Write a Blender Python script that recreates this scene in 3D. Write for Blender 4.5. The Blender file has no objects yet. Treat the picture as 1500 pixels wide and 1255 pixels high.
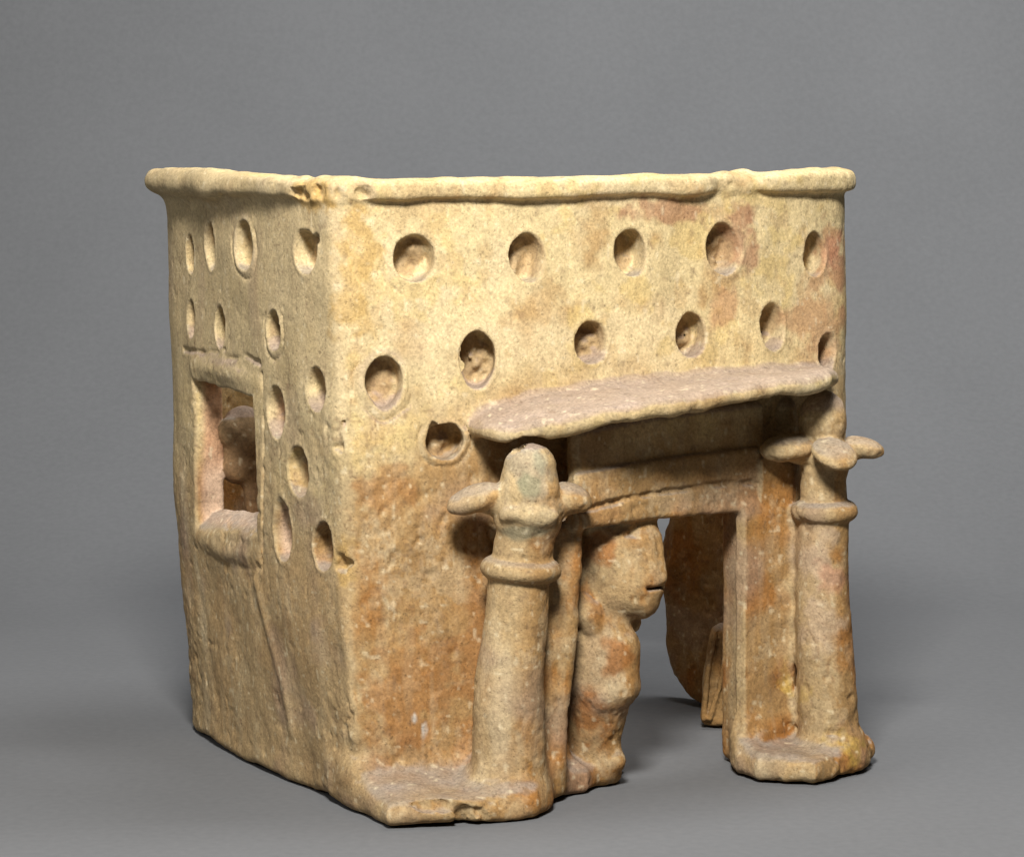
import bpy, math, time
import numpy as np

T0 = time.time()
# ------------------------------------------------------------------ scale and camera model
# Work units: 1 unit = height of the clay model.  x right, y depth from the lens, z up, ground z = 0.
S = 0.25            # metres per unit
Y0 = 4.60           # depth that becomes the world origin
FPX, CX, CY, CH = 4000.0, 750.0, 252.0, 1.0   # focal length / axis in photo pixels (1500 wide), lens height


def W(x, y, z):
    return (x * S, (y - Y0) * S, z * S)


def pix(px, py, d):
    """photo pixel + depth -> point"""
    return np.array([(px - CX) * d / FPX, d, CH - (py - CY) * d / FPX])


def gpx(px, py):
    """photo pixel lying on the ground -> (x, y)"""
    d = FPX * CH / (py - CY)
    return ((px - CX) * d / FPX, d)


scene = bpy.context.scene
cam_d = bpy.data.cameras.new("camera")
cam = bpy.data.objects.new("camera", cam_d)
scene.collection.objects.link(cam)
cam.location = W(0, 0, CH)
cam.rotation_euler = (math.radians(90), 0, 0)
cam_d.sensor_width = 36.0
cam_d.lens = FPX / 1500.0 * 36.0
cam_d.shift_y = (CY - 627.5) / 1500.0
cam_d.clip_start = 0.01
cam_d.clip_end = 50
scene.camera = cam

world = bpy.data.worlds.new("World")
scene.world = world
world.use_nodes = True
world.node_tree.nodes["Background"].inputs[0].default_value = (0.9, 0.95, 1.0, 1)
world.node_tree.nodes["Background"].inputs[1].default_value = 0.012


def area(name, loc, target, size, power, color=(1, 1, 1), size_y=None):
    l = bpy.data.lights.new(name, 'AREA')
    l.energy = power
    l.color = color
    l.size = size * S
    if size_y:
        l.shape = 'RECTANGLE'
        l.size_y = size_y * S
    o = bpy.data.objects.new(name, l)
    scene.collection.objects.link(o)
    o.location = W(*loc)
    from mathutils import Vector
    v = Vector(W(*target)) - Vector(W(*loc))
    o.rotation_euler = v.to_track_quat('-Z', 'Y').to_euler()
    return o


area("key_softbox", (-0.15, 1.50, 3.05), (0.1, 4.6, 0.5), 0.72, 20.0, (1.0, 0.975, 0.935))
area("fill_softbox", (-3.0, 2.2, 2.6), (-0.3, 4.6, 0.5), 1.4, 1.9, (1.0, 0.99, 0.98))
area("backdrop_lamp", (1.1, 5.4, 4.8), (0.7, 8.4, 2.2), 2.6, 18.5, (1, 1, 1))

scene.view_settings.view_transform = 'Standard'
scene.view_settings.look = 'None'
scene.view_settings.exposure = 0.0
scene.view_settings.gamma = 1.0
scene.view_settings.use_curve_mapping = False
scene.render.engine = 'CYCLES'
scene.cycles.use_denoising = True
scene.cycles.max_bounces = 8

# ------------------------------------------------------------------ numeric helpers
F32 = np.float32
_rng = np.random.default_rng(7)
_NG = _rng.random((64, 64, 64)).astype(F32) * 2 - 1


def vnoise(P, freq, off=0.0):
    q = P * F32(freq) + F32(off * 17.31 + 100.0)
    i = np.floor(q)
    f = q - i
    f = f * f * (3 - 2 * f)
    i = i.astype(np.int32) & 63
    j = (i + 1) & 63
    x0, y0, z0 = i[:, 0], i[:, 1], i[:, 2]
    x1, y1, z1 = j[:, 0], j[:, 1], j[:, 2]
    fx, fy, fz = f[:, 0], f[:, 1], f[:, 2]
    a = _NG[x0, y0, z0] * (1 - fx) + _NG[x1, y0, z0] * fx
    b = _NG[x0, y1, z0] * (1 - fx) + _NG[x1, y1, z0] * fx
    c = _NG[x0, y0, z1] * (1 - fx) + _NG[x1, y0, z1] * fx
    d = _NG[x0, y1, z1] * (1 - fx) + _NG[x1, y1, z1] * fx
    return (a * (1 - fy) + b * fy) * (1 - fz) + (c * (1 - fy) + d * fy) * fz


def fbm(P, freq, octs=3, off=0.0, gain=0.5):
    v = np.zeros(len(P), F32)
    a, t = 1.0, 0.0
    for o in range(octs):
        v += a * vnoise(P, freq * 2.03 ** o, off + o * 3.7)
        t += a
        a *= gain
    return v / F32(t)


def sstep(a, b, x):
    t = np.clip((x - a) / (b - a), 0, 1)
    return t * t * (3 - 2 * t)


def smin(a, b, k):
    h = np.clip(0.5 + 0.5 * (b - a) / k, 0, 1)
    return b + (a - b) * h - k * h * (1 - h)


def smax(a, b, k):
    return -smin(-a, -b, k)


BOX = [np.zeros(3, F32), np.zeros(3, F32)]      # bounds of the points being evaluated


def bounded(P, pts, pad, fn, reach=0.06):
    """evaluate fn only close to the box round pts (padded); elsewhere a lower bound"""
    pts = np.asarray(pts, F32).reshape(-1, 3)
    lo, hi = pts.min(0) - pad, pts.max(0) + pad
    g = np.maximum(np.maximum(lo - BOX[1], BOX[0] - hi), 0)
    g = float(np.sqrt((g * g).sum()))
    if g > reach:
        return np.full(len(P), g, F32)
    q = np.maximum(np.maximum(lo - P, P - hi), 0)
    d = np.sqrt((q * q).sum(1))
    m = d < reach
    if m.any():
        d[m] = fn(P[m])
    return d


def seg_cone(P, a, b, ra, rb):
    a = np.asarray(a, F32); b = np.asarray(b, F32)
    ba = b - a
    pa = P - a
    t = np.clip(pa @ ba / F32(ba @ ba), 0, 1)
    q = pa - t[:, None] * ba
    return np.sqrt((q * q).sum(1)) - (ra + (rb - ra) * t)


def chain(P, pts, rads):
    """rounded tube through points with radii"""
    pts = [np.asarray(p, F32) for p in pts]

    def f(Q):
        d = None
        for i in range(len(pts) - 1):
            e = seg_cone(Q, pts[i], pts[i + 1], rads[i], rads[i + 1])
            d = e if d is None else np.minimum(d, e)
        return d
    return bounded(P, pts, max(rads), f)


def ellipsoid(P, c, r, axes=None):
    c = np.asarray(c, F32)
    r = np.asarray(r, F32)

    def f(Q):
        q = Q - c
        if axes is not None:
            q = q @ np.asarray(axes, F32).T
        k0 = np.sqrt(((q / r) ** 2).sum(1))
        k1 = np.sqrt(((q / (r * r)) ** 2).sum(1)) + 1e-6
        return k0 * (k0 - 1) / k1
    return bounded(P, [c], float(max(r)), f)


def tri_dist(P, a, b, c):
    a, b, c = [np.asarray(v, F32) for v in (a, b, c)]
    ba, cb, ac = b - a, c - b, a - c
    n = np.cross(ba, ac)
    pa, pb, pc = P - a, P - b, P - c
    s = (np.sign(pa @ np.cross(ba, n)) + np.sign(pb @ np.cross(cb, n)) + np.sign(pc @ np.cross(ac, n)))

    def e(p, v):
        t = np.clip(p @ v / F32(v @ v), 0, 1)
        q = p - t[:, None] * v
        return (q * q).sum(1)
    de = np.minimum(np.minimum(e(pa, ba), e(pb, cb)), e(pc, ac))
    dp = (pa @ n) ** 2 / F32(n @ n)
    return np.sqrt(np.where(s >= 2, dp, de))


def strip(P, A, B, r, skew=0.0):
    """thick patch between two polylines A and B"""
    A = [np.asarray(p, F32) for p in A]; B = [np.asarray(p, F32) for p in B]

    def f(Q):
        d = None
        for i in range(len(A) - 1):
            for t in ((A[i], B[i], A[i + 1]), (B[i], B[i + 1], A[i + 1])):
                e = tri_dist(Q, *t)
                d = e if d is None else np.minimum(d, e)
        return d - r
    return bounded(P, A + B, r, f)


def poly2(Q, V):
    """signed distance to polygon V in the plane"""
    V = np.asarray(V, F32)
    n = len(V)
    d = np.full(len(Q), 1e9, F32)
    s = np.ones(len(Q), F32)
    for i in range(n):
        a, b = V[i], V[i - 1]
        e = b - a
        w = Q - a
        t = np.clip((w @ e) / F32(e @ e), 0, 1)
        q = w - t[:, None] * e
        d = np.minimum(d, (q * q).sum(1))
        c1 = Q[:, 1] >= a[1]
        c2 = Q[:, 1] < b[1]
        c3 = e[0] * w[:, 1] > e[1] * w[:, 0]
        s = np.where((c1 & c2 & c3) | (~c1 & ~c2 & ~c3), -s, s)
    return s * np.sqrt(d)


def prism(P, V, z0, z1, rnd=0.01):
    V = np.asarray(V, F32)
    pts = [(v[0], v[1], z) for v in V for z in (z0, z1)]

    def f(Q):
        return smax(poly2(Q[:, :2], V), np.abs(Q[:, 2] - (z0 + z1) / 2) - (z1 - z0) / 2, rnd)
    return bounded(P, pts, 0.0, f)


# ------------------------------------------------------------------ plan of the house
A_ = np.array([-0.238, 4.268])
plan = []
# front wall, bowing away towards its far end
p = A_.copy(); N = 24; LEN = 0.888
for i in range(N + 1):
    plan.append(p.copy())
    th = math.radians(20 + 20 * (i + .5) / N)
    p = p + LEN / N * np.array([math.cos(th), math.sin(th)])
# rounded far front corner
th = math.radians(42)
for i in range(8):
    th += math.radians(9.5)
    p = p + 0.017 * np.array([math.cos(th), math.sin(th)])
    plan.append(p.copy())
# right wall, back wall, back left corner
for q in ((0.555, 4.86), (0.50, 4.98), (0.43, 5.09), (0.365, 5.17), (0.30, 5.22), (0.12, 5.25), (-0.10, 5.24), (-0.30, 5.19), (-0.45, 5.11),
          (-0.535, 5.03), (-0.575, 4.95), (-0.578, 4.90), (-0.562, 4.85), (-0.52, 4.76), (-0.47, 4.66), (-0.415, 4.555), (-0.355, 4.45), (-0.295, 4.35)):
    plan.append(np.array(q))
plan = np.array(plan)

# distance field of the plan on a grid, softened so the corners are hand-rounded
GH = 0.004
gx = np.arange(-0.85, 0.85, GH); gy = np.arange(3.95, 5.6, GH)
GXX, GYY = np.meshgrid(gx, gy, indexing='ij')
G2 = poly2(np.stack([GXX.ravel(), GYY.ravel()], 1).astype(F32), plan).reshape(GXX.shape)
k = np.array([1, 4, 6, 4, 1]) / 16.0
for _ in range(9):
    G2 = np.apply_along_axis(lambda v: np.convolve(np.pad(v, 2, mode='edge'), k, 'valid'), 0, G2)
    G2 = np.apply_along_axis(lambda v: np.convolve(np.pad(v, 2, mode='edge'), k, 'valid'), 1, G2)
G2 = G2.astype(F32)


def g2(x, y):
    u = np.clip((x - gx[0]) / GH, 0, len(gx) - 2.001); v = np.clip((y - gy[0]) / GH, 0, len(gy) - 2.001)
    i = u.astype(np.int32); j = v.astype(np.int32)
    fu = (u - i).astype(F32); fv = (v - j).astype(F32)
    return (G2[i, j] * (1 - fu) + G2[i + 1, j] * fu) * (1 - fv) + (G2[i, j + 1] * (1 - fu) + G2[i + 1, j + 1] * fu) * fv


def outline(P):
    """distance to the outer wall face; the walls lean outwards on the left"""
    x, y, z = P[:, 0], P[:, 1], P[:, 2]
    w = 1 - sstep(-0.25, 0.5, x)
    s = 0.044 * np.clip((z - 0.05) / 0.9, 0, 1) ** 0.8
    bulge = 0.008 * np.sin(np.clip(z, 0, 1) * math.pi)
    return g2(x + s * w, y) - bulge * 0.6


TH = 0.056   # wall thickness


def hit(px, py):
    """first point of the outer wall under a photo pixel, with its outward normal"""
    d = np.arange(4.0, 5.6, 0.002)
    P = np.stack([(px - CX) * d / FPX, d, CH - (py - CY) * d / FPX], 1).astype(F32)
    o = outline(P)
    m = np.nonzero(o < 0)[0]
    i = m[0] if len(m) else int(np.argmin(o))
    p = P[i].astype(float)
    e = 0.006
    Q = np.array([p + [e, 0, 0], p - [e, 0, 0], p + [0, e, 0], p - [0, e, 0]], F32)
    g = outline(Q)
    n = np.array([g[0] - g[1], g[2] - g[3], 0.0])
    return p, n / np.linalg.norm(n)


# ------------------------------------------------------------------ dimples pressed into the walls (pixel x, y, width, height)
DIMPLES = [(607, 376, 52, 62), (773, 375, 50, 68), (924, 371, 42, 64), (1062, 367, 44, 66), (1192, 373, 32, 58),
           (563, 556, 52, 68), (699, 522, 54, 72), (865, 503, 46, 58), (1013, 491, 44, 62), (1131, 478, 34, 56), (1209, 517, 24, 50),
           (651, 647, 52, 46),
           (449, 370, 42, 60), (360, 358, 30, 66), (307, 362, 13, 66), (276, 374, 10, 50), (403, 484, 28, 60), (321, 480, 18, 58), (279, 468, 13, 54),
           (463, 567, 30, 62), (403, 604, 27, 70), (437, 690, 34, 70), (415, 777, 30, 76), (474, 801, 33, 62)]
_dr = np.random.default_rng(3)
DIM = []
for (px, py, w, h) in DIMPLES:
    c, n = hit(px, py)
    sc = c[1] / FPX
    tang = np.array([-n[1], n[0], 0.0])
    cosv = max(abs(n[1]), 0.18)
    rb = h / 2 * sc
    ra = np.clip(w / 2 * sc / cosv, 0.66 * rb, 1.12 * rb)
    lf = 0.88 if px < 500 else 0.96
    DIM.append((c, n, tang, ra * lf, rb * 0.95, (0.026 if px < 500 else 0.034) + 0.010 * _dr.random(), _dr.random(), _dr.normal(0, 0.12, 2)))

# window through the left wall
WTL, _ = hit(281, 556); WTR, _ = hit(370, 580); WBR, _ = hit(376, 752); WBL, _ = hit(288, 748)
WC, WN = hit(326, 655)
WT = np.array([WN[1], -WN[0], 0.0])       # along the wall
if WT[0] < 0:
    WT = -WT
WQ = [((q - WC) @ WT, q[2] - WC[2]) for q in (WTL, WTR, WBR, WBL)]

# doorway cut (plan polygon through the front wall)
Fv = np.array([math.cos(math.radians(25)), math.sin(math.radians(25))])
Nv = np.array([Fv[1], -Fv[0]])
DL = np.array([0.095, 4.41]); DR = np.array([0.385, 4.58])
DOOR = [DL + Nv * 0.2, DR + Nv * 0.2, DR - Nv * 0.16, DL - Nv * 0.16]

# ------------------------------------------------------------------ cracks and incised lines: pixel polylines + depth or on the wall
def on_wall(pts, out=0.0):
    r = []
    for q in pts:
        c, n = hit(*q)
        r.append(c + n * out)
    return r


def lintel_d(px):
    return 4.345 + (px - 860) * (4.545 - 4.345) / 220.0


def on_lintel(pts):
    return [pix(x, y, lintel_d(x)) for x, y in pts]


CRACKS = [
    (on_wall([(268, 512), (285, 514), (300, 516), (318, 515), (328, 512)]), 0.0042),
    (on_wall([(330, 526), (352, 524), (352, 518), (366, 524), (382, 532)]), 0.0042),
    (on_wall([(384, 548), (385, 620), (386, 700), (386, 780), (384, 832)]), 0.0032),
    (on_wall([(284, 798), (300, 812), (318, 822), (340, 829), (362, 832), (384, 834)], 0.004), 0.0050),
    (on_lintel([(838, 690), (880, 681), (930, 672), (975, 666), (1020, 658), (1060, 652), (1112, 651)]), 0.0036),
    (on_lintel([(852, 748), (880, 741), (930, 727), (985, 719), (1035, 711), (1075, 707), (1102, 706)]), 0.0046),
    (on_lintel([(848, 748), (856, 762), (860, 778)]), 0.0034),
    (on_wall([(640, 410), (628, 432)]), 0.0022),
    (on_wall([(556, 395), (566, 412), (578, 424)]), 0.0024),
    (on_wall([(531, 480), (533, 515), (536, 538)]), 0.0018),
    ([pix(1170, 905, 4.53), pix(1180, 830, 4.53)], 0.002),
]

# ------------------------------------------------------------------ parts
def lathe_col(axis_pts, rads):
    return axis_pts, rads


LD = 4.282
RD = 4.575


def P1(px, py, dd=0.0):
    return pix(px, py, LD + dd)


def P2(px, py, dd=0.0):
    return pix(px, py, RD + dd)


# awning: lip and wall line
LIP = [pix(700, 628, 4.335), pix(714, 632, 4.285), pix(758, 639, 4.268), pix(815, 626, 4.268), pix(900, 606, 4.285), pix(1000, 592, 4.335), pix(1090, 577, 4.385),
       pix(1160, 566, 4.435), pix(1205, 557, 4.49), pix(1216, 552, 4.56)]
BACK = on_wall([(712, 608), (735, 598), (775, 587), (830, 578), (905, 570), (1000, 562), (1090, 556), (1155, 551), (1200, 548), (1218, 548)], -0.02)

# left slab under porch
SLAB_L = [gpx(566, 1216), gpx(700, 1211), gpx(785, 1200), gpx(800, 1172), gpx(862, 1163), (0.10, 4.50), (-0.10, 4.46), (-0.262, 4.34)]
SLAB_R = [gpx(1086, 1138), gpx(1110, 1147), gpx(1196, 1153), gpx(1225, 1146), gpx(1250, 1133), gpx(1268, 1116), (0.600, 4.72), (0.47, 4.72), (0.375, 4.62)]
FIG_BASE = [gpx(822, 1170), gpx(870, 1158), gpx(912, 1136), (0.190, 4.56), (0.12, 4.58), (0.065, 4.43)]


def torus(P, c, axis, R, r, sq=1.0):
    c = np.asarray(c, F32); a = np.asarray(axis, F32); a = a / np.linalg.norm(a)

    def f(Q):
        q = Q - c
        hgt = q @ a
        rad = np.sqrt(np.maximum((q * q).sum(1) - hgt * hgt, 0))
        return np.sqrt((rad - R) ** 2 + (hgt * sq) ** 2) - r
    return bounded(P, [c], R + r, f)


def tilt(yaw, pitch, roll):
    """rows = local axes of a leaf: x along its width, y towards the back"""
    cy, sy = math.cos(math.radians(yaw)), math.sin(math.radians(yaw))
    cp, sp = math.cos(math.radians(pitch)), math.sin(math.radians(pitch))
    cr, sr_ = math.cos(math.radians(roll)), math.sin(math.radians(roll))
    Rz = np.array([[cy, -sy, 0], [sy, cy, 0], [0, 0, 1]])
    Rx = np.array([[1, 0, 0], [0, cp, -sp], [0, sp, cp]])
    Ry = np.array([[cr, 0, sr_], [0, 1, 0], [-sr_, 0, cr]])
    return (Rz @ Ry @ Rx).T


AXL = P1(764, 850) - P1(742, 1185)
AXR = P2(1207, 780) - P2(1213, 1100)


def rim_amp(P):
    """how far the rolled lip stands out, worn away at two places of the front"""
    x, y = P[:, 0], P[:, 1]
    front = y < 4.85
    px = CX + FPX * x / y
    a = np.ones(len(P), F32)
    a -= front * 0.95 * np.exp(-((px - 492) / 46.0) ** 4)
    a -= front * 0.9 * np.exp(-((px - 1082) / 33.0) ** 4)
    return a


def part_fields(P):
    """list of (name, distance, blend) for every part of the model"""
    out = []
    z = P[:, 2]
    o = outline(P)
    nL = vnoise(P, 6.5, 1); nA = vnoise(P, 15, 2); nB = vnoise(P, 36, 3)
    lum = 0.0050 * nL + 0.0022 * nA
    ow = o + lum
    # wall shell
    shell = np.abs(ow + TH / 2) - TH / 2
    top = 0.970 + 0.030 * np.clip(P[:, 1] - 4.3, 0, 0.5) - 0.10 * np.clip(P[:, 1] - 4.93, 0, 1)
    wall = smax(shell, z - top, 0.02)
    # doorway, open rear
    door = prism(P, DOOR, -0.2, 0.445, 0.02)
    wall = smax(wall, -door, 0.012)
    edge = 0.292 + 0.035 * sstep(0.28, 0.42, z) + 0.075 * (1 - np.sqrt(np.clip(1 - (np.clip(0.12 - z, 0, 0.12) / 0.12) ** 2, 0, 1))) + 0.010 * nA
    rear = np.maximum(np.maximum(4.98 - P[:, 1], z - 0.50 - 0.02 * nL), P[:, 0] - edge)
    rear = np.maximum(rear, 0.02 - P[:, 0])
    wall = smax(wall, -rear, 0.02)
    # wall foot thickens slightly on the left
    # window
    q = P - WC.astype(F32)
    u = q @ WT.astype(F32); v = q[:, 2]; w = q @ WN.astype(F32)
    uv = np.stack([u, v + 0.0 * u], 1)
    wq = poly2(uv, WQ) + 0.003 * nB
    win = smax(wq, np.abs(w + 0.03) - 0.10, 0.01)
    # sill plane slopes outward: cut a wedge in front of the opening
    wall = smax(wall, -win, 0.008)
    sl = np.stack([u, v], 1)
    v_bl, v_br = WQ[3][1], WQ[2][1]
    ub, ue = WQ[3][0], WQ[2][0]
    tt = np.clip((u - ub) / (ue - ub), 0, 1)
    sillz = v_bl + (v_br - v_bl) * tt
    notch = np.maximum(np.maximum(np.maximum(ub - u, u - ue), v - sillz - 0.01), (sillz - 0.040) - v + np.clip(-w, -0.02, 0.04) * 0.9)
    notch = np.maximum(notch, np.maximum(w - 0.1, -w - 0.045))
    wall = smax(wall, -notch, 0.010)
    out.append(('wall', wall, 0.0))
    # rolled rim
    amp = rim_amp(P)
    zc = top + 0.001
    lf = sstep(-0.28, -0.42, P[:, 0])
    ra_ = np.abs(ow - (0.013 + 0.008 * lf) * amp + 0.010); rz_ = np.abs(z - zc - 0.003 * lf)
    rimd = (ra_ ** 3 + rz_ ** 3) ** (1 / 3) - (0.0128 + 0.0032 * amp - 0.004 * lf)
    rimd2 = np.sqrt((ow + 0.021) ** 2 + (z - zc - 0.001) ** 2) - 0.0175
    fl = sstep(-0.36, -0.52, P[:, 0])
    rimf = np.sqrt((ow - 0.012 - 0.006 * fl) ** 2 + (z - zc + 0.001) ** 2) - 0.019 + 0.05 * (1 - fl)
    rim = smin(smin(rimd, rimd2, 0.016), rimf, 0.016) + 0.0035 * nA + 0.0010 * nB - 0.003 * nL
    rim = rim + (1 - amp) * (0.006 * nB + 0.006 * nA)
    out.append(('rim', rim, 0.009 + 0.030 * sstep(-0.30, -0.40, P[:, 0])))
    # window sill lip
    a, b, c2 = hit(290, 785), hit(330, 806), hit(380, 812)
    sill = chain(P, [a[0] - a[1] * 0.018, b[0] - b[1] * 0.014, c2[0] - c2[1] * 0.018], [0.021, 0.022, 0.021])
    out.append(('window_sill', sill, 0.008))
    # window head lump
    a, b, c2 = hit(282, 534), hit(330, 543), hit(376, 560)
    head = chain(P, [a[0] - a[1] * 0.018, b[0] - b[1] * 0.014, c2[0] - c2[1] * 0.018], [0.019, 0.020, 0.018])
    out.append(('window_head', head, 0.012))
    # awning
    pn = 0.0040 * nA + 0.0030 * nB
    aw = strip(P, LIP, BACK, 0.0125)
    aw = smin(aw, chain(P, LIP[1:], [0.013, 0.0175, 0.016, 0.0155, 0.0145, 0.0145, 0.014, 0.0125, 0.011]), 0.008) + pn
    # notch where the bud presses up
    aw = smax(aw, -ellipsoid(P, P1(777, 676, -.02), (0.047, 0.055, 0.040)), 0.006)
    out.append(('awning', aw, 0.016))
    # lintel: two bands
    def band(y0l, y0r, y1l, y1r, off, r=0.02):
        a = [pix(846, y0l, lintel_d(846) + off), pix(960, (y0l + y0r) / 2 - 2, lintel_d(960) + off), pix(1104, y0r, lintel_d(1104) + off)]
        b = [pix(846, y1l, lintel_d(846) + off), pix(960, (y1l + y1r) / 2 - 2, lintel_d(960) + off), pix(1104, y1r, lintel_d(1104) + off)]
        return strip(P, a, b, r)
    b1 = np.minimum(band(761, 730, 755, 716, 0.026, 0.0165), band(768, 740, 745, 714, 0.0115, 0.009))
    out.append(('lintel_beam', b1, 0.003))
    b2 = np.minimum(band(736, 700, 706, 668, 0.026, 0.0165), band(738, 700, 700, 661, 0.0115, 0.009))
    out.append(('lintel_beam', b2, 0.003))
    b3 = band(690, 650, 640, 600, 0.034, 0.0165)
    out.append(('lintel_beam', b3, 0.004))
    # jambs
    jn = 0.003 * nA + 0.002 * nB
    jA = [pix(838, 778, 4.362), pix(827, 950, 4.352), pix(809, 1150, 4.342)]
    jl = strip(P, jA, [pix(796, 778, 4.350), pix(790, 950, 4.340), pix(785, 1150, 4.330)], 0.0165)
    jl = smin(jl, strip(P, jA, [pix(815, 775, 4.44), pix(805, 950, 4.44), pix(790, 1100, 4.44)], 0.0165), 0.006)
    out.append(('door_jamb', jl + jn, 0.010))
    jr = prism(P, [(0.376, 4.562), (0.388, 4.548), (0.470, 4.594), (0.525, 4.70), (0.43, 4.70), (0.392, 4.64)], -0.02, 0.452, 0.026)
    jr = np.minimum(jr, prism(P, [(0.418, 4.569), (0.472, 4.600), (0.52, 4.70), (0.44, 4.70)], 0.3, 0.530, 0.02))
    jr = smin(jr, prism(P, [(0.374, 4.522), (0.402, 4.512), (0.425, 4.57), (0.385, 4.60)], -0.02, 0.05, 0.02), 0.06) + jn
    out.append(('door_jamb', jr, 0.012))
    # porch slabs; the left top rises towards the wall
    slab = prism(P, SLAB_L, -0.03, 0.041, 0.024)
    rise = np.clip((0.10 - np.abs(o)) / 0.12, 0, 1) * (P[:, 0] < 0.02) * (o > -0.02)
    slab = slab - 0.022 * rise - 0.006 * nA - 0.003 * nB + 0.004 * nL
    out.append(('porch_slab', slab, 0.042))
    sr = prism(P, SLAB_R, -0.03, 0.046, 0.024) - 0.004 * nA - 0.002 * nB
    out.append(('porch_slab', sr, 0.014))
    # left column
    cn = 0.0025 * nA + 0.0012 * nB
    s = chain(P, [P1(740, 1200), P1(744, 1130), P1(747, 1000), P1(758, 880), P1(765, 800)], [0.066, 0.058, 0.0555, 0.0475, 0.045]) + cn
    s = smin(s, chain(P, [P1(745, 1180, -.01), P1(778, 1175, -.005)], [0.04, 0.026]), 0.03)
    out.append(('L_column', s, 0.034))
    s = chain(P, [P1(766, 820), P1(768, 790), P1(772, 758), P1(774, 742)], [0.045, 0.046, 0.054, 0.056]) + cn
    out.append(('L_neck', s, 0.006))
    s = torus(P, P1(763, 833), AXL, 0.0415, 0.0205, 1.15) + cn
    out.append(('L_collar', s, 0.005))
    s = chain(P, [P1(776, 684, -.012), P1(775, 715, -.012)], [0.0425, 0.0475])
    s = smax(s, (P[:, 2] - (CH - (644 - CY) * LD / FPX)) * 1.0, 0.014) + cn * 1.6
    s = smin(s, ellipsoid(P, P1(773, 740), (0.050, 0.05, 0.026)), 0.014)
    out.append(('L_bud', s, 0.005))
    s = ellipsoid(P, P1(696, 730, -.014), (0.046, 0.034, 0.0205), tilt(0, 8, -20))
    s = smin(s, chain(P, [P1(752, 742), P1(722, 736, -.008)], [0.026, 0.020]), 0.016) + cn * .5
    out.append(('L_petal', s, 0.007))
    s = ellipsoid(P, P1(838, 728, .014), (0.034, 0.032, 0.0200), tilt(0, 6, 24))
    s = smin(s, chain(P, [P1(796, 742), P1(822, 736, .006)], [0.026, 0.020]), 0.016) + cn * .5
    out.append(('L_petal', s, 0.007))
    s = ellipsoid(P, P1(776, 755, -.040), (0.046, 0.020, 0.018)) + 0.005 * nB + 0.006 * nA
    out.append(('L_petal', s, 0.006))
    # right column
    s = chain(P, [P2(1222, 1110), P2(1214, 1060), P2(1209, 960), P2(1206, 860), P2(1206, 760)], [0.056, 0.0505, 0.0480, 0.0435, 0.042]) + cn
    s = smin(s, chain(P, [P2(1222, 1110, .0), P2(1262, 1098, .04)], [0.05, 0.021]), 0.03)
    out.append(('R_column', s, 0.026))
    s = chain(P, [P2(1207, 750), P2(1207, 700), P2(1210, 670)], [0.040, 0.0365, 0.043]) + cn * .6
    out.append(('R_neck', s, 0.006))
    s = torus(P, P2(1207, 748), AXR, 0.0375, 0.0185, 1.1) + cn * .6
    out.append(('R_collar', s, 0.005))
    s = ellipsoid(P, P2(1205, 618), (0.0405, 0.041, 0.052)) + cn
    s = smin(s, chain(P, [P2(1150, 600, .08), P2(1152, 640, .08)], [0.02, 0.022]), 0.004)
    out.append(('R_bud', s, 0.006))
    s = ellipsoid(P, P2(1153, 656, -.022), (0.046, 0.034, 0.0215), tilt(0, 10, -6))
    s = smin(s, chain(P, [P2(1194, 672, -.005), P2(1172, 664, -.015)], [0.022, 0.018]), 0.012) + cn * .4
    out.append(('R_petal', s, 0.005))
    s = ellipsoid(P, P2(1222, 665, -.062), (0.0395, 0.046, 0.0180), tilt(0, 22, 14))
    s = smin(s, chain(P, [P2(1212, 680, -.010), P2(1216, 672, -.035)], [0.024, 0.018]), 0.010) + cn * .4
    out.append(('R_petal', s, 0.005))
    s = ellipsoid(P, P2(1264, 655, .024), (0.037, 0.032, 0.0170), tilt(0, 4, 14))
    s = smin(s, chain(P, [P2(1228, 672, .0), P2(1246, 662, .015)], [0.022, 0.017]), 0.012) + cn * .4
    out.append(('R_petal', s, 0.005))
    # figure standing in the doorway
    fd = 4.455
    def PF(px, py, dd=0.0):
        return pix(px, py, fd + dd)
    g = chain(P, [PF(872, 1145, .02), PF(872, 1075, .015), PF(880, 1010), PF(886, 950), PF(886, 915)], [0.044, 0.043, 0.052, 0.053, 0.040])
    g = smin(g, chain(P, [PF(838, 1150, .05), PF(842, 950, .05), PF(850, 800, .05)], [0.047, 0.050, 0.04]), 0.03)
    g = smin(g, chain(P, [PF(888, 1118, -.005), PF(902, 1114, -.01)], [0.022, 0.0165]), 0.016)
    g = smin(g, ellipsoid(P, PF(906, 985, -.015), (0.030, 0.036, 0.034)), 0.02)
    g = smin(g, ellipsoid(P, PF(908, 1008, -.02), (0.028, 0.034, 0.020)), 0.024)
    g = smin(g, ellipsoid(P, PF(906, 950, -.012), (0.031, 0.038, 0.034)), 0.024)
    g = smin(g, chain(P, [PF(850, 940, -.02), PF(852, 1000, -.025), PF(880, 1022, -.04)], [0.020, 0.018, 0.016]), 0.012)
    g = smin(g, chain(P, [PF(892, 915), PF(897, 870)], [0.034, 0.040]), 0.012)
    hd = ellipsoid(P, PF(898, 826, .012), (0.068, 0.062, 0.086))
    hd = smin(hd, ellipsoid(P, PF(928, 862, -.005), (0.046, 0.050, 0.046)), 0.02)
    hd = smin(hd, chain(P, [PF(936, 795, .004), PF(943, 840, -.012)], [0.032, 0.031]), 0.03)
    hd = smin(hd, chain(P, [PF(932, 765, .030), PF(938, 826, .002)], [0.034, 0.030]), 0.02)
    hd = smin(hd, ellipsoid(P, PF(940, 886, -.01), (0.026, 0.028, 0.020)), 0.014)
    hd = smin(hd, chain(P, [PF(961, 785, .004), PF(966, 844, -.020)], [0.0075, 0.0130]), 0.008)
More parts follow.
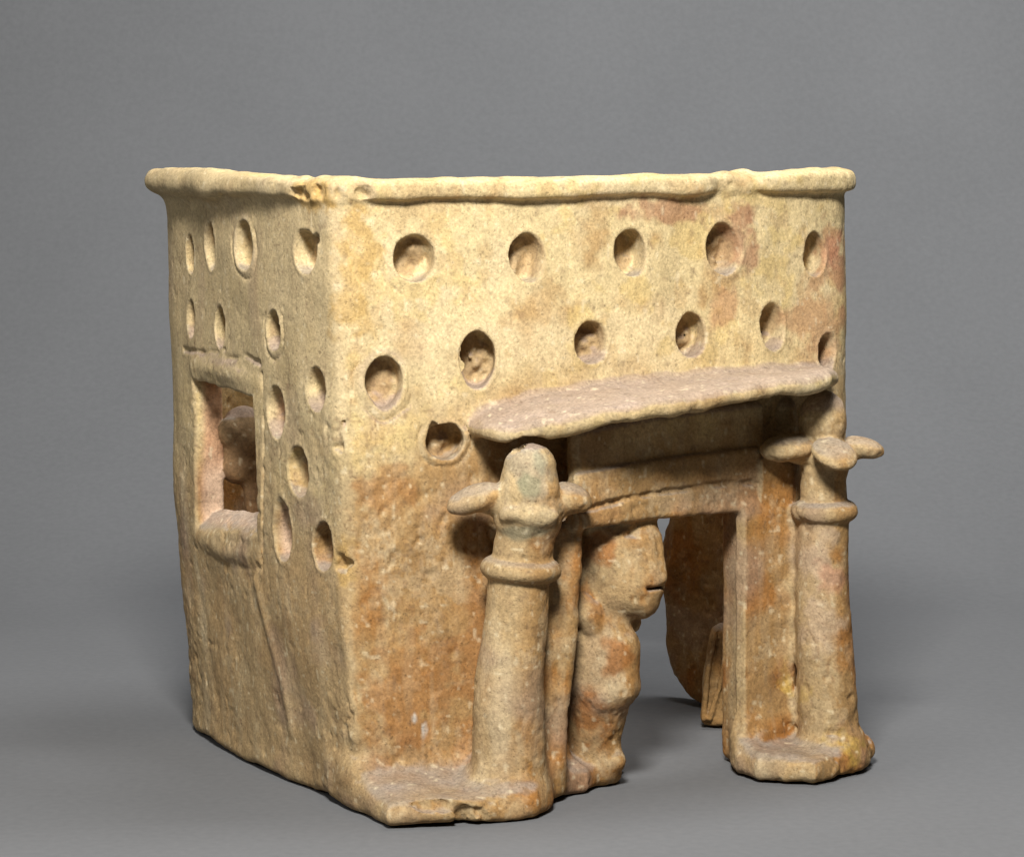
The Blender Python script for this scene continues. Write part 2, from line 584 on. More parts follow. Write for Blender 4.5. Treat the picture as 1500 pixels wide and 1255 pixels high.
    hd = smin(hd, chain(P, [PF(956, 870, -.02), PF(962, 869, -.012)], [0.009, 0.008]), 0.006)
    hd = smax(hd, -strip(P, [PF(955, 862, -.072), PF(964, 861, -.060), PF(984, 857, -.03)], [PF(948, 863, -.040), PF(955, 862, -.028), PF(964, 861, -.004)], 0.0020), 0.006)
    g = smin(g, hd, 0.014)
    g = smin(g, ellipsoid(P, PF(854, 852, -.02), (0.020, 0.020, 0.040)), 0.010)
    g = smin(g, chain(P, [PF(846, 868, -.025), PF(860, 896, -.03), PF(867, 915, -.03)], [0.022, 0.026, 0.020]), 0.006)
    g = smin(g, chain(P, [PF(920, 905, .06), PF(926, 912, .06)], [0.02, 0.016]), 0.006)
    g = g + 0.0015 * nA + 0.001 * nB
    out.append(('figurine', g, 0.016))
    fb = prism(P, FIG_BASE, -0.03, 0.034, 0.014) - 0.003 * nA
    out.append(('figurine_base', fb, 0.016))
    # second figure inside, seen through the window
    d2 = 4.82
    def PW(px, py, dd=0.0):
        return pix(px, py, d2 + dd)
    g = ellipsoid(P, PW(352, 682), (0.038, 0.04, 0.034))
    g = smin(g, ellipsoid(P, PW(358, 640), (0.044, 0.04, 0.056)), 0.012)
    g = smin(g, ellipsoid(P, PW(337, 632, -.025), (0.022, 0.022, 0.026)), 0.006)
    g = smin(g, chain(P, [PW(374, 700), PW(376, 765), PW(380, 1100)], [0.024, 0.020, 0.05]), 0.012)
    out.append(('inner_figurine', g + 0.003 * nA, 0.0))
    # low post inside against the right wall
    g = chain(P, [pix(1052, 1075, 4.93), pix(1056, 1000, 4.94), pix(1062, 935, 4.96)], [0.034, 0.033, 0.030])
    rg = np.minimum(chain(P, [pix(1031, 1052, 4.905), pix(1036, 990, 4.91), pix(1050, 925, 4.93)], [0.006, 0.005, 0.004]),
                    chain(P, [pix(1040, 1052, 4.90), pix(1058, 990, 4.905), pix(1062, 930, 4.93)], [0.006, 0.005, 0.004]))
    out.append(('inner_post', g, 0.008))
    out.append(('pale_streak', rg, 0.003))
    return out


def field(P, want_id=False):
    BOX[0] = P.min(0); BOX[1] = P.max(0)
    parts = part_fields(P)
    f = parts[0][1]
    for nm, d, kk in parts[1:]:
        f = np.minimum(f, d) if np.isscalar(kk) and kk <= 0 else smin(f, d, kk)
    # dimples
    for (c, n, t, ra, rb, dep, rnd, tilt) in DIM:
        if (c + 0.085 < BOX[0]).any() or (c - 0.085 > BOX[1]).any():
            continue
        m = ((P - c.astype(F32)) ** 2).sum(1) < 0.085 ** 2
        if not m.any():
            continue
        q = P[m] - c.astype(F32)
        w = q @ n.astype(F32)
        a = q @ t.astype(F32) + w * tilt[0]
        b = q[:, 2] + w * tilt[1]
        wob = 1 + 0.20 * vnoise(P[m], 17, 80 + rnd * 9) + 0.06 * vnoise(P[m], 45, 81)
        e = np.sqrt((a / ra) ** 2 + (b / rb) ** 2) * wob
        fl = f[m]
        near = np.exp(-(w / 0.03) ** 2)
        # clay pushed up round the edge, faint step further out on some
        fl = fl - near * (0.0004 + 0.0022 * rnd) * np.exp(-((e - 1.22) / 0.16) ** 2)
        if rnd > 0.80:
            fl = fl + near * 0.0030 * np.exp(-((e - (1.52 + 0.1 * rnd)) / 0.07) ** 2) * (b < 0.01 + 0.02 * rnd)
        cut = smax((e - 1) * min(ra, rb) - 0.003, -w - dep - 0.010 * vnoise(P[m], 32, 90) - 0.005 * vnoise(P[m], 75, 91), 0.010)
        f[m] = smax(fl, -cut, 0.0045)
    for pts, r in CRACKS:
        pts = np.asarray(pts, F32)
        c = chain(P, pts, [r] * len(pts))
        m = c < 0.02
        if m.any():
            cc = c[m] + r * 0.9 * np.clip(vnoise(P[m], 45, 95) - 0.1, -0.3, 1)
            f[m] = smax(f[m], -cc, 0.002)
    # broken-out chips with torn edges
    for c, r in CHIPS:
        if (c + 0.06 < BOX[0]).any() or (c - 0.06 > BOX[1]).any():
            continue
        q = P - c.astype(F32)
        m = (q * q).sum(1) < 0.06 ** 2
        if m.any():
            q = q[m] / np.array(r, F32)
            e = (np.sqrt((q * q).sum(1)) - 1) * min(r) + 0.006 * vnoise(P[m], 45, 160) + 0.004 * vnoise(P[m], 95, 161)
            f[m] = smax(f[m], -e, 0.0015)
    # scooped long grooves low on the left wall
    for pts, r, dep in GROOVES:
        c = chain(P, pts, [r] * len(pts))
        m = c < 0.03
        if m.any():
            f[m] = f[m] + dep * np.exp(-np.maximum(c[m] + r, 0) ** 2 / (r * r))
    foot = 0.004 + 0.010 * np.clip(vnoise(P * np.array([1, 1, 0], F32), 9, 77), -0.2, 1) * (P[:, 0] < 0.25)
    f = smax(f, foot - P[:, 2], 0.016)
    if want_id:
        ids = np.argmin(np.stack([d for _, d, _ in parts]), 0)
        return f, ids, [p_[0] for p_ in parts]
    return f


def _w(px, py, out):
    c, n = hit(px, py)
    return c + n * out


CHIPS = [(_w(448, 284, 0.038), (0.032, 0.030, 0.020)), (_w(474, 280, 0.034), (0.032, 0.030, 0.024)), (_w(500, 282, 0.034), (0.032, 0.030, 0.022)), (_w(526, 286, 0.036), (0.030, 0.030, 0.018)),
         (_w(1062, 276, 0.036), (0.030, 0.030, 0.022)), (_w(1098, 276, 0.036), (0.030, 0.030, 0.022)), (_w(344, 292, 0.030), (0.016, 0.014, 0.010)),
         (_w(500, 828, 0.010), (0.022, 0.016, 0.016)), (_w(497, 640, 0.010), (0.016, 0.012, 0.026)), (_w(522, 1010, 0.010), (0.016, 0.012, 0.022)),
         (_w(463, 350, 0.006), (0.016, 0.016, 0.010)), (_w(634, 632, 0.004), (0.010, 0.012, 0.010)),
         (pix(640, 1176, 4.165), (0.030, 0.014, 0.012)), (pix(690, 1186, 4.175), (0.026, 0.014, 0.012)), (pix(566, 1178, 4.130), (0.016, 0.016, 0.016)),
         (pix(1196, 1118, 4.432), (0.020, 0.014, 0.010)), (pix(1255, 1098, 4.60), (0.018, 0.018, 0.012)),
         (pix(930, 778, 4.412), (0.018, 0.012, 0.009)),
         (pix(760, 660, 4.26), (0.022, 0.016, 0.010)), (pix(905, 624, 4.275), (0.024, 0.014, 0.008)), (pix(1020, 606, 4.325), (0.020, 0.014, 0.008)), (pix(1150, 586, 4.42), (0.026, 0.014, 0.009))]

GROOVES = [
    (on_wall([(395, 865), (412, 920), (430, 980), (440, 1040), (452, 1110)]), 0.022, 0.0015),
    (on_wall([(375, 850), (395, 930), (416, 1000), (425, 1070)]), 0.012, -0.0045),
    (on_wall([(330, 880), (352, 960), (380, 1050), (395, 1100)]), 0.022, 0.0012),
    (on_wall([(292, 880), (304, 960), (318, 1020)]), 0.016, 0.002),
    (on_wall([(470, 880), (480, 960), (490, 1050)]), 0.018, 0.0012),
    (on_wall([(500, 860), (510, 960), (522, 1080)]), 0.012, -0.004),
]

# ------------------------------------------------------------------ sparse surface extraction
H = 0.0032
CHUNK = 24000
LO = np.array([-0.76, 4.06, -0.035]); HI = np.array([0.76, 5.36, 1.06])


def extract():
    lev = 32
    n = np.ceil((HI - LO) / (H * lev)).astype(int)
    I = np.stack(np.meshgrid(*[np.arange(k_) for k_ in n], indexing='ij'), -1).reshape(-1, 3) * lev
    while True:
        C = (LO + (I + lev / 2) * H).astype(F32)
        f = np.concatenate([field(c) for c in np.array_split(C, max(1, len(C) // CHUNK))])
        I = I[np.abs(f) < 0.87 * lev * H * 1.15 + (0.010 if lev > 2 else 0.0018)]
        if lev == 1:
            break
        lev //= 2
        o = np.array([[a, b, c] for a in (0, 1) for b in (0, 1) for c in (0, 1)]) * lev
        I = (I[:, None, :] + o[None]).reshape(-1, 3)
    # cells -> corner samples
    D = 2048
    key = lambda J: (J[:, 0] * D + J[:, 1]) * D + J[:, 2]
    off = np.array([[a, b, c] for a in (0, 1) for b in (0, 1) for c in (0, 1)])
    ck = np.unique(np.concatenate([key(I + o) for o in off]))
    cp = np.stack([ck // (D * D), (ck // D) % D, ck % D], 1)
    b_ = cp // 32
    od = np.argsort((b_[:, 0] * 64 + b_[:, 1]) * 64 + b_[:, 2], kind='stable')
    C = (LO + cp[od] * H).astype(F32)
    fv = np.empty(len(C), F32)
    fv[od] = np.concatenate([field(c) for c in np.array_split(C, max(1, len(C) // CHUNK))])
    kI = key(I)
    order = np.argsort(kI); I = I[order]; kI = kI[order]
    cf = np.stack([fv[np.searchsorted(ck, key(I + o))] for o in off], 1)
    act = ((cf < 0).any(1)) & ((cf >= 0).any(1))
    I = I[act]; kI = kI[act]; cf = cf[act]
    acc = np.zeros((len(I), 3)); cnt = np.zeros(len(I))
    for a in range(8):
        for b in range(a + 1, 8):
            dd = off[b] - off[a]
            if np.abs(dd).sum() != 1:
                continue
            fa, fb = cf[:, a], cf[:, b]
            m = (fa < 0) != (fb < 0)
            t = np.where(m, fa / np.where(m, fa - fb, 1), 0)
            acc += m[:, None] * (off[a] + t[:, None] * dd)
            cnt += m
    V = LO + (I + acc / cnt[:, None]) * H
    # quads across each sign-changing edge
    quads = []
    neg = cf[:, 0] < 0
    for ax in range(3):
        j = [4, 2, 1][ax]
        m = (cf[:, 0] < 0) != (cf[:, j] < 0)
        e = I[m]
        u, v = [(1, 2), (2, 0), (0, 1)][ax]
        du = np.zeros(3, int); du[u] = 1
        dv = np.zeros(3, int); dv[v] = 1
        ks = [key(e), key(e - du), key(e - du - dv), key(e - dv)]
        idx = []
        ok = np.ones(len(e), bool)
        for kk in ks:
            s_ = np.searchsorted(kI, kk); s_ = np.minimum(s_, len(kI) - 1)
            ok &= kI[s_] == kk
            idx.append(s_)
        q = np.stack(idx, 1)
        flip = cf[m, 0] >= 0
        q[flip] = q[flip][:, ::-1]
        quads.append(q[ok])
    Q = np.concatenate(quads)
    return V, Q


def vnormals(V, Q):
    n = np.cross(V[Q[:, 2]] - V[Q[:, 0]], V[Q[:, 3]] - V[Q[:, 1]])
    N_ = np.zeros_like(V)
    for i in range(4):
        for a in range(3):
            N_[:, a] += np.bincount(Q[:, i], n[:, a], len(V))
    return N_ / (np.linalg.norm(N_, axis=1, keepdims=True) + 1e-12)


V, Q = extract()
print("extract", len(V), len(Q), round(time.time() - T0, 1))
# keep the largest pieces only (drop crumbs), light smoothing, then relief
NV = vnormals(V, Q)
FC = V[Q].mean(1).astype(F32)
b_ = ((FC - LO) / (32 * H)).astype(int)
od = np.argsort((b_[:, 0] * 64 + b_[:, 1]) * 64 + b_[:, 2], kind='stable')
ids = np.empty(len(FC), int)
ids[od] = np.concatenate([field(c, True)[1] for c in np.array_split(FC[od], max(1, len(FC) // CHUNK))])
NAMES = field(FC[:10], True)[2]
V32 = V.astype(F32)
# hand-made relief: smear marks, grit and pits
rough = (0.35 + 0.65 * sstep(0.75, 0.35, V32[:, 2] + 0.1 * fbm(V32, 5, 2, 14))) * (0.45 + 0.75 * sstep(-0.35, 0.35, fbm(V32, 7, 2, 16)))
smear = fbm(V32 * np.array([1, 1, 0.45], F32), 20, 2, 11)
grit = fbm(V32, 70, 2, 12)
pits = np.clip(fbm(V32, 55, 2, 13) - 0.30, 0, 1)
chunk = np.clip(fbm(V32, 26, 3, 15) - 0.18, 0, 1)
disp = 0.0010 * smear + rough * (0.0017 * grit - 0.0075 * pits - 0.0032 * chunk)
V = V + NV * disp[:, None]
NV = vnormals(V, Q)
print("relief", round(time.time() - T0, 1))

# ------------------------------------------------------------------ surface colour of the clay (fired clay, pale slip, stains, dust)
V32 = V.astype(F32)
X, Y, Z = V32[:, 0], V32[:, 1], V32[:, 2]
n1 = fbm(V32, 4.5, 3, 101); n2 = fbm(V32, 11, 3, 102); n3 = fbm(V32, 28, 3, 103); n4 = fbm(V32, 80, 2, 104)


def mix(c, col, a):
    return c + (np.array(col, F32) - c) * np.clip(a, 0, 1)[:, None]


cream = (0.580, 0.463, 0.255); tan = (0.338, 0.205, 0.086); ochre = (0.325, 0.170, 0.055); orange = (0.310, 0.125, 0.034)
brown = (0.150, 0.080, 0.036); mauve = (0.295, 0.206, 0.146); olive = (0.420, 0.325, 0.185); dust = (0.265, 0.228, 0.188); pale = (0.54, 0.435, 0.275)
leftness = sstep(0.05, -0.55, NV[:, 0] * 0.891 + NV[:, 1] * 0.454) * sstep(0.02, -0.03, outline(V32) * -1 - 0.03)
col = np.tile(np.array(tan, F32), (len(V), 1))
col = mix(col, ochre, sstep(-0.15, 0.45, n2 + 0.3 * n3))
# cream slip on the upper front
slip = sstep(0.50, 0.70, Z + 0.16 * n1 + 0.10 * n2 + 0.05 * n3 + 0.05 * sstep(0.1, -0.2, X))
col = mix(col, cream, slip * (0.92 - 0.10 * sstep(0.1, 0.5, n3)))
col = mix(col, tan, slip * 0.75 * sstep(0.12, 0.5, n2 + 0.5 * n3))
col = mix(col, (0.60, 0.48, 0.29), 0.6 * slip * sstep(0.0, 0.35, fbm(V32, 8, 4, 133, 0.6)))
col = mix(col, (0.53, 0.385, 0.15), 0.5 * slip * sstep(0.12, 0.30, fbm(V32, 13, 4, 134, 0.6)))
flk = sstep(0.16, 0.24, fbm(V32, 17, 4, 130, 0.62) + 0.15 * n1)
col = mix(col, (0.44, 0.31, 0.155), 0.55 * slip * flk)
flk2 = sstep(0.17, 0.23, fbm(V32, 22, 4, 131, 0.65))
col = mix(col, pale, 0.26 * (1 - slip) * flk2)
# duller greenish slip on the left wall
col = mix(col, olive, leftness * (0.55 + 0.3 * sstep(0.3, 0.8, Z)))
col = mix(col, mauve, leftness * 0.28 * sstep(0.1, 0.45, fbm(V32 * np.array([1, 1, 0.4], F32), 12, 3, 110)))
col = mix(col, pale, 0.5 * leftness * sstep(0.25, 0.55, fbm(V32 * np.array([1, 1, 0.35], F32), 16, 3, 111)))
# rusty patches low down
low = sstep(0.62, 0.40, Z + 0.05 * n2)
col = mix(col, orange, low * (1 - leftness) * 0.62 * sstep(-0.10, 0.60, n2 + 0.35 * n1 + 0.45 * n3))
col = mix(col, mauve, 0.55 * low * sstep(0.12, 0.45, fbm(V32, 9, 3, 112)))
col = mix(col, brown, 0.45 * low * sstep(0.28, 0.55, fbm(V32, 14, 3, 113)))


def spot(px, py, d, r, ru=None):
    """mask round a photo pixel at a depth (None = on the wall)"""
    c = hit(px, py)[0] if d is None else pix(px, py, d)
    q = (V32 - c.astype(F32)) / np.array([r, r * 2.0, ru or r], F32)
    return sstep(1.12, 0.50, np.sqrt((q * q).sum(1)) + 0.95 * n3 + 0.4 * n2 + 0.3 * n4)


for (px, py, r, ru) in ((1000, 310, .10, .022), (1075, 340, .045, .06), (1098, 370, .022, .05), (1230, 400, .02, .06)):
    col = mix(col, (0.36, 0.20, 0.11), 0.85 * spot(px, py, None, r, ru))
for (px, py, r, ru) in ((1216, 350, .025, .03), (1200, 470, .06, .09), (1060, 440, .03, .05)):
    col = mix(col, (0.42, 0.23, 0.115), 0.7 * spot(px, py, None, r, ru))
col = mix(col, (0.45, 0.20, 0.12), 0.6 * spot(1222, 362, None, .02, .03))
for (px, py, r, ru) in ((520, 400, .04, .12), (462, 282, .045, .026), (475, 286, .03, .02), (505, 830, .03, .05)):
    col = mix(col, (0.43, 0.275, 0.10), 0.75 * spot(px, py, None, r, ru))
for (px, py, r, ru) in ((700, 965, .03, .12), (590, 1010, .07, .10), (570, 720, .05, .05), (690, 1080, .03, .05)):
    col = mix(col, orange, 0.50 * spot(px, py, None, r, ru))
col = mix(col, (0.56, 0.54, 0.48), 0.8 * spot(613, 1055, None, .013, .028) * sstep(-0.05, 0.2, fbm(V32 * np.array([1, 1, 0.35], F32), 75, 2, 140)))
for (px, py, d, r, ru) in ((870, 1050, 4.42, .03, .05), (905, 965, 4.40, .03, .03), (880, 800, 4.39, .04, .03)):
    col = mix(col, (0.29, 0.11, 0.028), 0.75 * spot(px, py, d, r, ru))
# pink fired clay in the window reveal
q = V32 - WC.astype(F32)
vid = np.zeros(len(V), int)
for i_ in range(4):
    vid[Q[:, i_]] = ids
inw = (vid == 0) * sstep(-0.012, -0.03, q @ WN.astype(F32)) * (q @ WN.astype(F32) > -0.075) * (np.abs(q[:, 2]) < 0.16) * (np.abs(q @ WT.astype(F32)) < 0.24)
col = mix(col, (0.48, 0.26, 0.155), 0.75 * inw)
col = mix(col, (0.56, 0.41, 0.29), 0.8 * inw * sstep(0.0, -0.06, q[:, 2] + 0.03 * n2))
# yellow lichen-like stain on the far pier foot
for (px, py, d, r, ru) in ((1235, 1090, 4.55, .05, .05), (1150, 1000, 4.60, .02, .06), (1200, 1040, 4.52, .05, .05)):
    col = mix(col, (0.48, 0.33, 0.07), 0.6 * spot(px, py, d, r, ru) * sstep(-0.1, 0.3, n3 + n2))
for (px, py, d, r, ru) in ((1205, 920, 4.53, .04, .05), (1195, 820, 4.53, .04, .06)):
    col = mix(col, (0.48, 0.355, 0.24), 0.6 * spot(px, py, d, r, ru))
col = mix(col, (0.46, 0.22, 0.13), 0.5 * spot(1220, 850, 4.53, .03, .03))
# green tarnish on the near bud and the broken petal
col = mix(col, (0.33, 0.27, 0.185), 0.75 * spot(776, 690, 4.25, .055, .06))
col = mix(col, (0.235, 0.222, 0.135), 0.8 * spot(770, 712, 4.23, .028, .022))
col = mix(col, (0.30, 0.30, 0.205), 0.5 * spot(795, 672, 4.23, .016, .03))
col = mix(col, (0.48, 0.37, 0.21), 0.7 * spot(782, 752, 4.23, .035, .018))
col = mix(col, (0.17, 0.16, 0.105), 0.7 * spot(770, 779, 4.24, .05, .010))
# hollow floors: browner tone inside each dimple, pale ring round some
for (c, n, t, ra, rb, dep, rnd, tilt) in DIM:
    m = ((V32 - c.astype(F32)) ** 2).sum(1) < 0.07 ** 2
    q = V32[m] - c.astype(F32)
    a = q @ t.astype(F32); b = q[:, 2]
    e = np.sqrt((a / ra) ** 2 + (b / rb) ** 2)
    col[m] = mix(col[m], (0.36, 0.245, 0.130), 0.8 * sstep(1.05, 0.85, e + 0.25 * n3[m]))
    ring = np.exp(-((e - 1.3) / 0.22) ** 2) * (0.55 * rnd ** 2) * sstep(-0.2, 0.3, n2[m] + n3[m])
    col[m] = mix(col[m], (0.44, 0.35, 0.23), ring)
stk = fbm(V32 * np.array([1, 1, 0.16], F32), 42, 3, 150, 0.6)
col = mix(col, brown, 0.13 * sstep(0.12, 0.42, stk) * (np.abs(NV[:, 2]) < 0.5))
col = mix(col, pale, 0.16 * sstep(0.12, 0.42, -stk) * (np.abs(NV[:, 2]) < 0.5))
hl = np.abs(fbm(V32, 12, 3, 151, 0.6))
col = mix(col, brown, 0.38 * sstep(0.020, 0.004, hl) * sstep(0.0, 0.3, n1))
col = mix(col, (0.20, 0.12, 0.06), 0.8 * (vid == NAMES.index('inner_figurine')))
# settled dust on upward faces
up = sstep(0.45, 0.85, NV[:, 2] + 0.25 * n2) * (Z < 0.93)
col = mix(col, dust, (0.62 + 0.35 * n3) * up)
# awning top reads mauve grey
col = mix(col, (0.29, 0.215, 0.165), 0.72 * sstep(0.15, 0.45, NV[:, 2]) * (Z > 0.57) * (Z < 0.75))
# darker towards the bottom, then speckle
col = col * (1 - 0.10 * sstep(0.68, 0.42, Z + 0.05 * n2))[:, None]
col = col * (1 + 0.10 * n4 + 0.10 * n3 + 0.05 * _rng.standard_normal(len(V)).astype(F32))[:, None]
spk = fbm(V32, 120, 1, 120)
col = mix(col, (0.16, 0.10, 0.06), 0.35 * sstep(0.55, 0.8, spk))
col = mix(col, (0.72, 0.62, 0.42), 0.35 * sstep(0.55, 0.85, -spk))
lum_ = col.mean(1, keepdims=True)
col = lum_ + (col - lum_) * 1.05
col = np.clip(col, 0.01, 0.9)
print("colour", round(time.time() - T0, 1))


# ------------------------------------------------------------------ materials
def clay_material(name, use_attr=True, base=(0.6, 0.5, 0.3)):
    m = bpy.data.materials.new(name)
    m.use_nodes = True
    nt = m.node_tree
    b = nt.nodes["Principled BSDF"]
    b.inputs["Roughness"].default_value = 0.88
    b.inputs["Specular IOR Level"].default_value = 0.22
    at = nt.nodes.new("ShaderNodeAttribute"); at.attribute_name = "clay_colour"
    tc = nt.nodes.new("ShaderNodeTexCoord")
    nz = nt.nodes.new("ShaderNodeTexNoise"); nz.inputs["Scale"].default_value = 780; nz.inputs["Detail"].default_value = 5
    nz.inputs["Roughness"].default_value = 0.65
    nt.links.new(tc.outputs["Object"], nz.inputs["Vector"])
    rp = nt.nodes.new("ShaderNodeMapRange")
    rp.inputs["From Min"].default_value = 0.3; rp.inputs["From Max"].default_value = 0.7
    rp.inputs["To Min"].default_value = 0.74; rp.inputs["To Max"].default_value = 1.24
    nt.links.new(nz.outputs["Fac"], rp.inputs["Value"])
    mx = nt.nodes.new("ShaderNodeVectorMath"); mx.operation = 'SCALE'
    nt.links.new(at.outputs["Color"], mx.inputs[0])
    nt.links.new(rp.outputs["Result"], mx.inputs["Scale"])
    nt.links.new(mx.outputs["Vector"], b.inputs["Base Color"])
    n2_ = nt.nodes.new("ShaderNodeTexNoise"); n2_.inputs["Scale"].default_value = 900; n2_.inputs["Detail"].default_value = 5
    n2_.inputs["Roughness"].default_value = 0.7
    nt.links.new(tc.outputs["Object"], n2_.inputs["Vector"])
    # scattered pores of two sizes, only some of the cells
    wn = nt.nodes.new("ShaderNodeTexNoise"); wn.inputs["Scale"].default_value = 1300; wn.inputs["Detail"].default_value = 2
    nt.links.new(tc.outputs["Object"], wn.inputs["Vector"])
    wv = nt.nodes.new("ShaderNodeVectorMath"); wv.operation = 'MULTIPLY_ADD'; wv.inputs[1].default_value = (0.0022, 0.0022, 0.0022)
    nt.links.new(wn.outputs["Color"], wv.inputs[0]); nt.links.new(tc.outputs["Object"], wv.inputs[2])

    def pores(scale, share, size):
        vo = nt.nodes.new("ShaderNodeTexVoronoi"); vo.inputs["Scale"].default_value = scale; vo.inputs["Randomness"].default_value = 1.0
        nt.links.new(wv.outputs["Vector"], vo.inputs["Vector"])
        sp = nt.nodes.new("ShaderNodeSeparateColor"); nt.links.new(vo.outputs["Color"], sp.inputs[0])
        th = nt.nodes.new("ShaderNodeMapRange"); th.inputs["From Min"].default_value = 1 - share; th.inputs["From Max"].default_value = 1.0
        th.inputs["To Min"].default_value = 0.0; th.inputs["To Max"].default_value = size
        nt.links.new(sp.outputs[0], th.inputs["Value"])
        sb = nt.nodes.new("ShaderNodeMath"); sb.operation = 'SUBTRACT'
        nt.links.new(th.outputs["Result"], sb.inputs[0]); nt.links.new(vo.outputs["Distance"], sb.inputs[1])
        mr = nt.nodes.new("ShaderNodeMapRange"); mr.inputs["From Min"].default_value = 0.0; mr.inputs["From Max"].default_value = 0.12
        nt.links.new(sb.outputs[0], mr.inputs["Value"])
        return mr.outputs["Result"]
    pa, pb = pores(520, 0.16, 0.40), pores(1050, 0.40, 0.48)
    mxp = nt.nodes.new("ShaderNodeMath"); mxp.operation = 'MAXIMUM'
    nt.links.new(pa, mxp.inputs[0]); nt.links.new(pb, mxp.inputs[1])
    dk = nt.nodes.new("ShaderNodeMapRange"); dk.inputs["To Min"].default_value = 1.0; dk.inputs["To Max"].default_value = 0.74
    nt.links.new(mxp.outputs[0], dk.inputs["Value"])
    ml = nt.nodes.new("ShaderNodeMath"); ml.operation = 'MULTIPLY'
    nt.links.new(rp.outputs["Result"], ml.inputs[0]); nt.links.new(dk.outputs["Result"], ml.inputs[1])
    nt.links.new(ml.outputs[0], mx.inputs["Scale"])
    sm = nt.nodes.new("ShaderNodeMath"); sm.operation = 'MULTIPLY_ADD'; sm.inputs[1].default_value = -0.8
    nt.links.new(mxp.outputs[0], sm.inputs[0]); nt.links.new(n2_.outputs["Fac"], sm.inputs[2])
    bp = nt.nodes.new("ShaderNodeBump"); bp.inputs["Strength"].default_value = 0.42; bp.inputs["Distance"].default_value = 0.0009
    nt.links.new(sm.outputs[0], bp.inputs["Height"])
    nt.links.new(bp.outputs["Normal"], b.inputs["Normal"])
    return m


CLAY = clay_material("weathered_clay")


def paper_material():
    m = bpy.data.materials.new("grey_backdrop_paper")
    m.use_nodes = True
    nt = m.node_tree
    b = nt.nodes["Principled BSDF"]
    b.inputs["Roughness"].default_value = 0.9
    b.inputs["Specular IOR Level"].default_value = 0.15
    tc = nt.nodes.new("ShaderNodeTexCoord")
    nz = nt.nodes.new("ShaderNodeTexNoise"); nz.inputs["Scale"].default_value = 260; nz.inputs["Detail"].default_value = 4
    nt.links.new(tc.outputs["Object"], nz.inputs["Vector"])
    nz2 = nt.nodes.new("ShaderNodeTexNoise"); nz2.inputs["Scale"].default_value = 6; nz2.inputs["Detail"].default_value = 3
    nt.links.new(tc.outputs["Object"], nz2.inputs["Vector"])
    ad = nt.nodes.new("ShaderNodeMath"); ad.operation = 'ADD'
    nt.links.new(nz.outputs["Fac"], ad.inputs[0]); nt.links.new(nz2.outputs["Fac"], ad.inputs[1])
    cr = nt.nodes.new("ShaderNodeValToRGB")
    cr.color_ramp.elements[0].position = 0.35; cr.color_ramp.elements[0].color = (0.118, 0.120, 0.1235, 1)
    cr.color_ramp.elements[1].position = 0.65; cr.color_ramp.elements[1].color = (0.134, 0.136, 0.140, 1)
    hf = nt.nodes.new("ShaderNodeMath"); hf.operation = 'MULTIPLY'; hf.inputs[1].default_value = 0.5
    nt.links.new(ad.outputs[0], hf.inputs[0]); nt.links.new(hf.outputs[0], cr.inputs["Fac"])
    nt.links.new(cr.outputs["Color"], b.inputs["Base Color"])
    bp = nt.nodes.new("ShaderNodeBump"); bp.inputs["Strength"].default_value = 0.12; bp.inputs["Distance"].default_value = 0.0006
    nt.links.new(nz.outputs["Fac"], bp.inputs["Height"]); nt.links.new(bp.outputs["Normal"], b.inputs["Normal"])
    return m


# ------------------------------------------------------------------ backdrop sweep
prof = [(1.5, 0.0), (6.2, 0.0)]
R = 2.2
for i in range(1, 25):
    a = math.pi / 2 * i / 24
    prof.append((6.2 + R * math.sin(a), R - R * math.cos(a)))
prof.append((6.2 + R, 7.0))
bv, bf = [], []
XS = np.linspace(-5, 5, 3)
for (y, z) in prof:
    for x in XS:
        bv.append(W(x, y, z))
for i in range(len(prof) - 1):
    for j in range(len(XS) - 1):
        a = i * len(XS) + j
        bf.append((a, a + 1, a + 1 + len(XS), a + len(XS)))
me = bpy.data.meshes.new("backdrop")
me.from_pydata(bv, [], bf)
me.polygons.foreach_set("use_smooth", [True] * len(bf))
me.materials.append(paper_material())
bd = bpy.data.objects.new("backdrop", me)
scene.collection.objects.link(bd)
bd["kind"] = "structure"
bd["label"] = "seamless grey paper backdrop sweeping up behind the clay shrine"
bd["category"] = "backdrop"

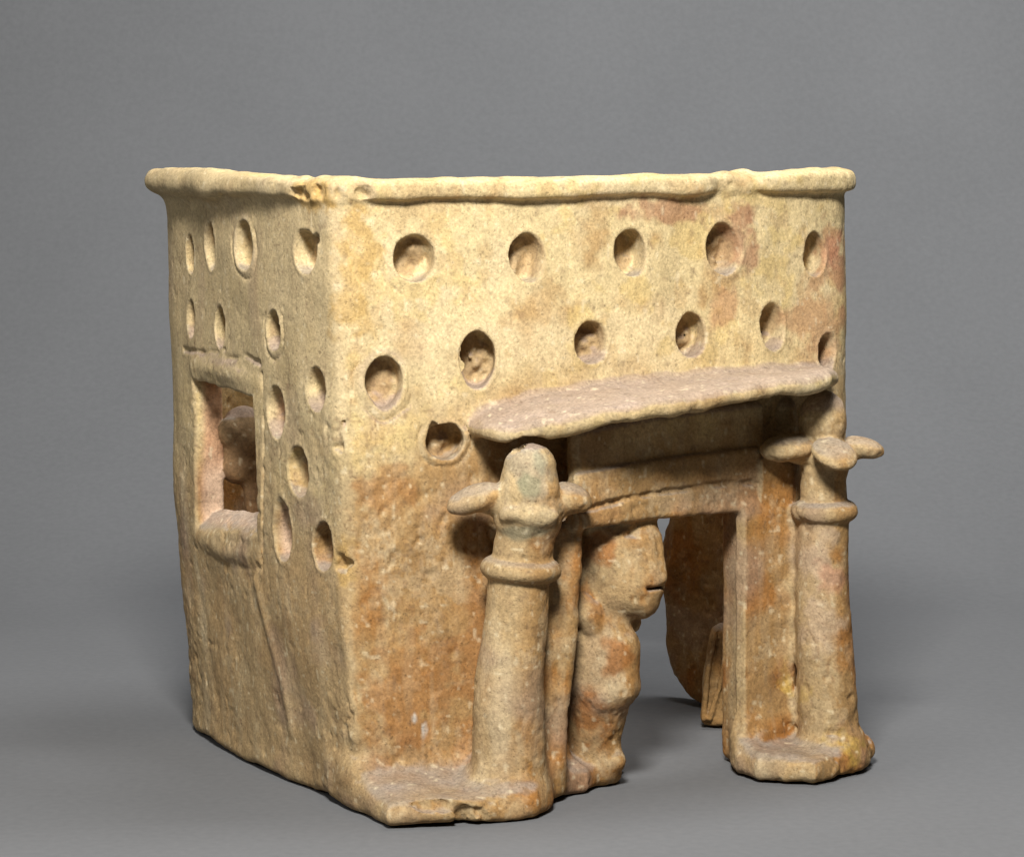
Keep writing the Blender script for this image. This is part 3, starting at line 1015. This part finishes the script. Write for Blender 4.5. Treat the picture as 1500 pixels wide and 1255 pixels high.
# ------------------------------------------------------------------ split the surface into named parts
root = bpy.data.objects.new("shrine_model", None)
scene.collection.objects.link(root)
root.empty_display_size = 0.02
root["label"] = "ancient weathered clay model shrine with dimpled walls, porch columns and small figures"
root["category"] = "shrine model"


def build(name, parent, mask, label=None):
    fi = Q[mask]
    if len(fi) == 0:
        print("EMPTY PART", name)
        return None
    used, inv = np.unique(fi, return_inverse=True)
    fi = inv.reshape(-1, 4).astype(np.int32)
    co = (V[used] - np.array([0, Y0, 0])) * S
    me = bpy.data.meshes.new(name)
    me.vertices.add(len(co)); me.vertices.foreach_set("co", co.astype(F32).ravel())
    me.loops.add(fi.size); me.loops.foreach_set("vertex_index", fi.ravel())
    me.polygons.add(len(fi))
    me.polygons.foreach_set("loop_start", np.arange(0, fi.size, 4, dtype=np.int32))
    me.update(calc_edges=True)
    me.polygons.foreach_set("use_smooth", np.ones(len(fi), bool))
    ca = me.attributes.new("clay_colour", 'FLOAT_COLOR', 'POINT')
    ca.data.foreach_set("color", np.concatenate([col[used], np.ones((len(used), 1), F32)], 1).astype(F32).ravel())
    me.normals_split_custom_set_from_vertices(NV[used].tolist())
    me.materials.append(CLAY)
    o = bpy.data.objects.new(name, me)
    scene.collection.objects.link(o)
    o.parent = parent
    if label:
        o["label"] = label
    return o


objs = {}
cnt = {}
PARENT = {'window_sill': 'wall', 'window_head': 'wall', 'pale_streak': 'inner_post', 'figurine_base': 'figurine'}
wall_ids = [i for i, n in enumerate(NAMES) if n == 'wall']
objs['wall'] = build('wall', root, np.isin(ids, wall_ids))
for i, n in enumerate(NAMES):
    if n in ('wall',) or n in PARENT or n[:2] in ('L_', 'R_'):
        continue
    objs[n] = build(n, root, ids == i)
for i, n in enumerate(NAMES):
    if n in PARENT:
        build(n, objs[PARENT[n]], ids == i)
for sd, lab in (('L_', None), ('R_', None)):
    c = build('column', root, ids == NAMES.index(sd + 'column'))
    for i, n in enumerate(NAMES):
        if n.startswith(sd) and n != sd + 'column':
            o = build(n[2:], c, ids == i)
            if n == 'L_bud':
                o["label"] = "grey green tarnished bud"
print("done", round(time.time() - T0, 1), "tris", 2 * len(Q))
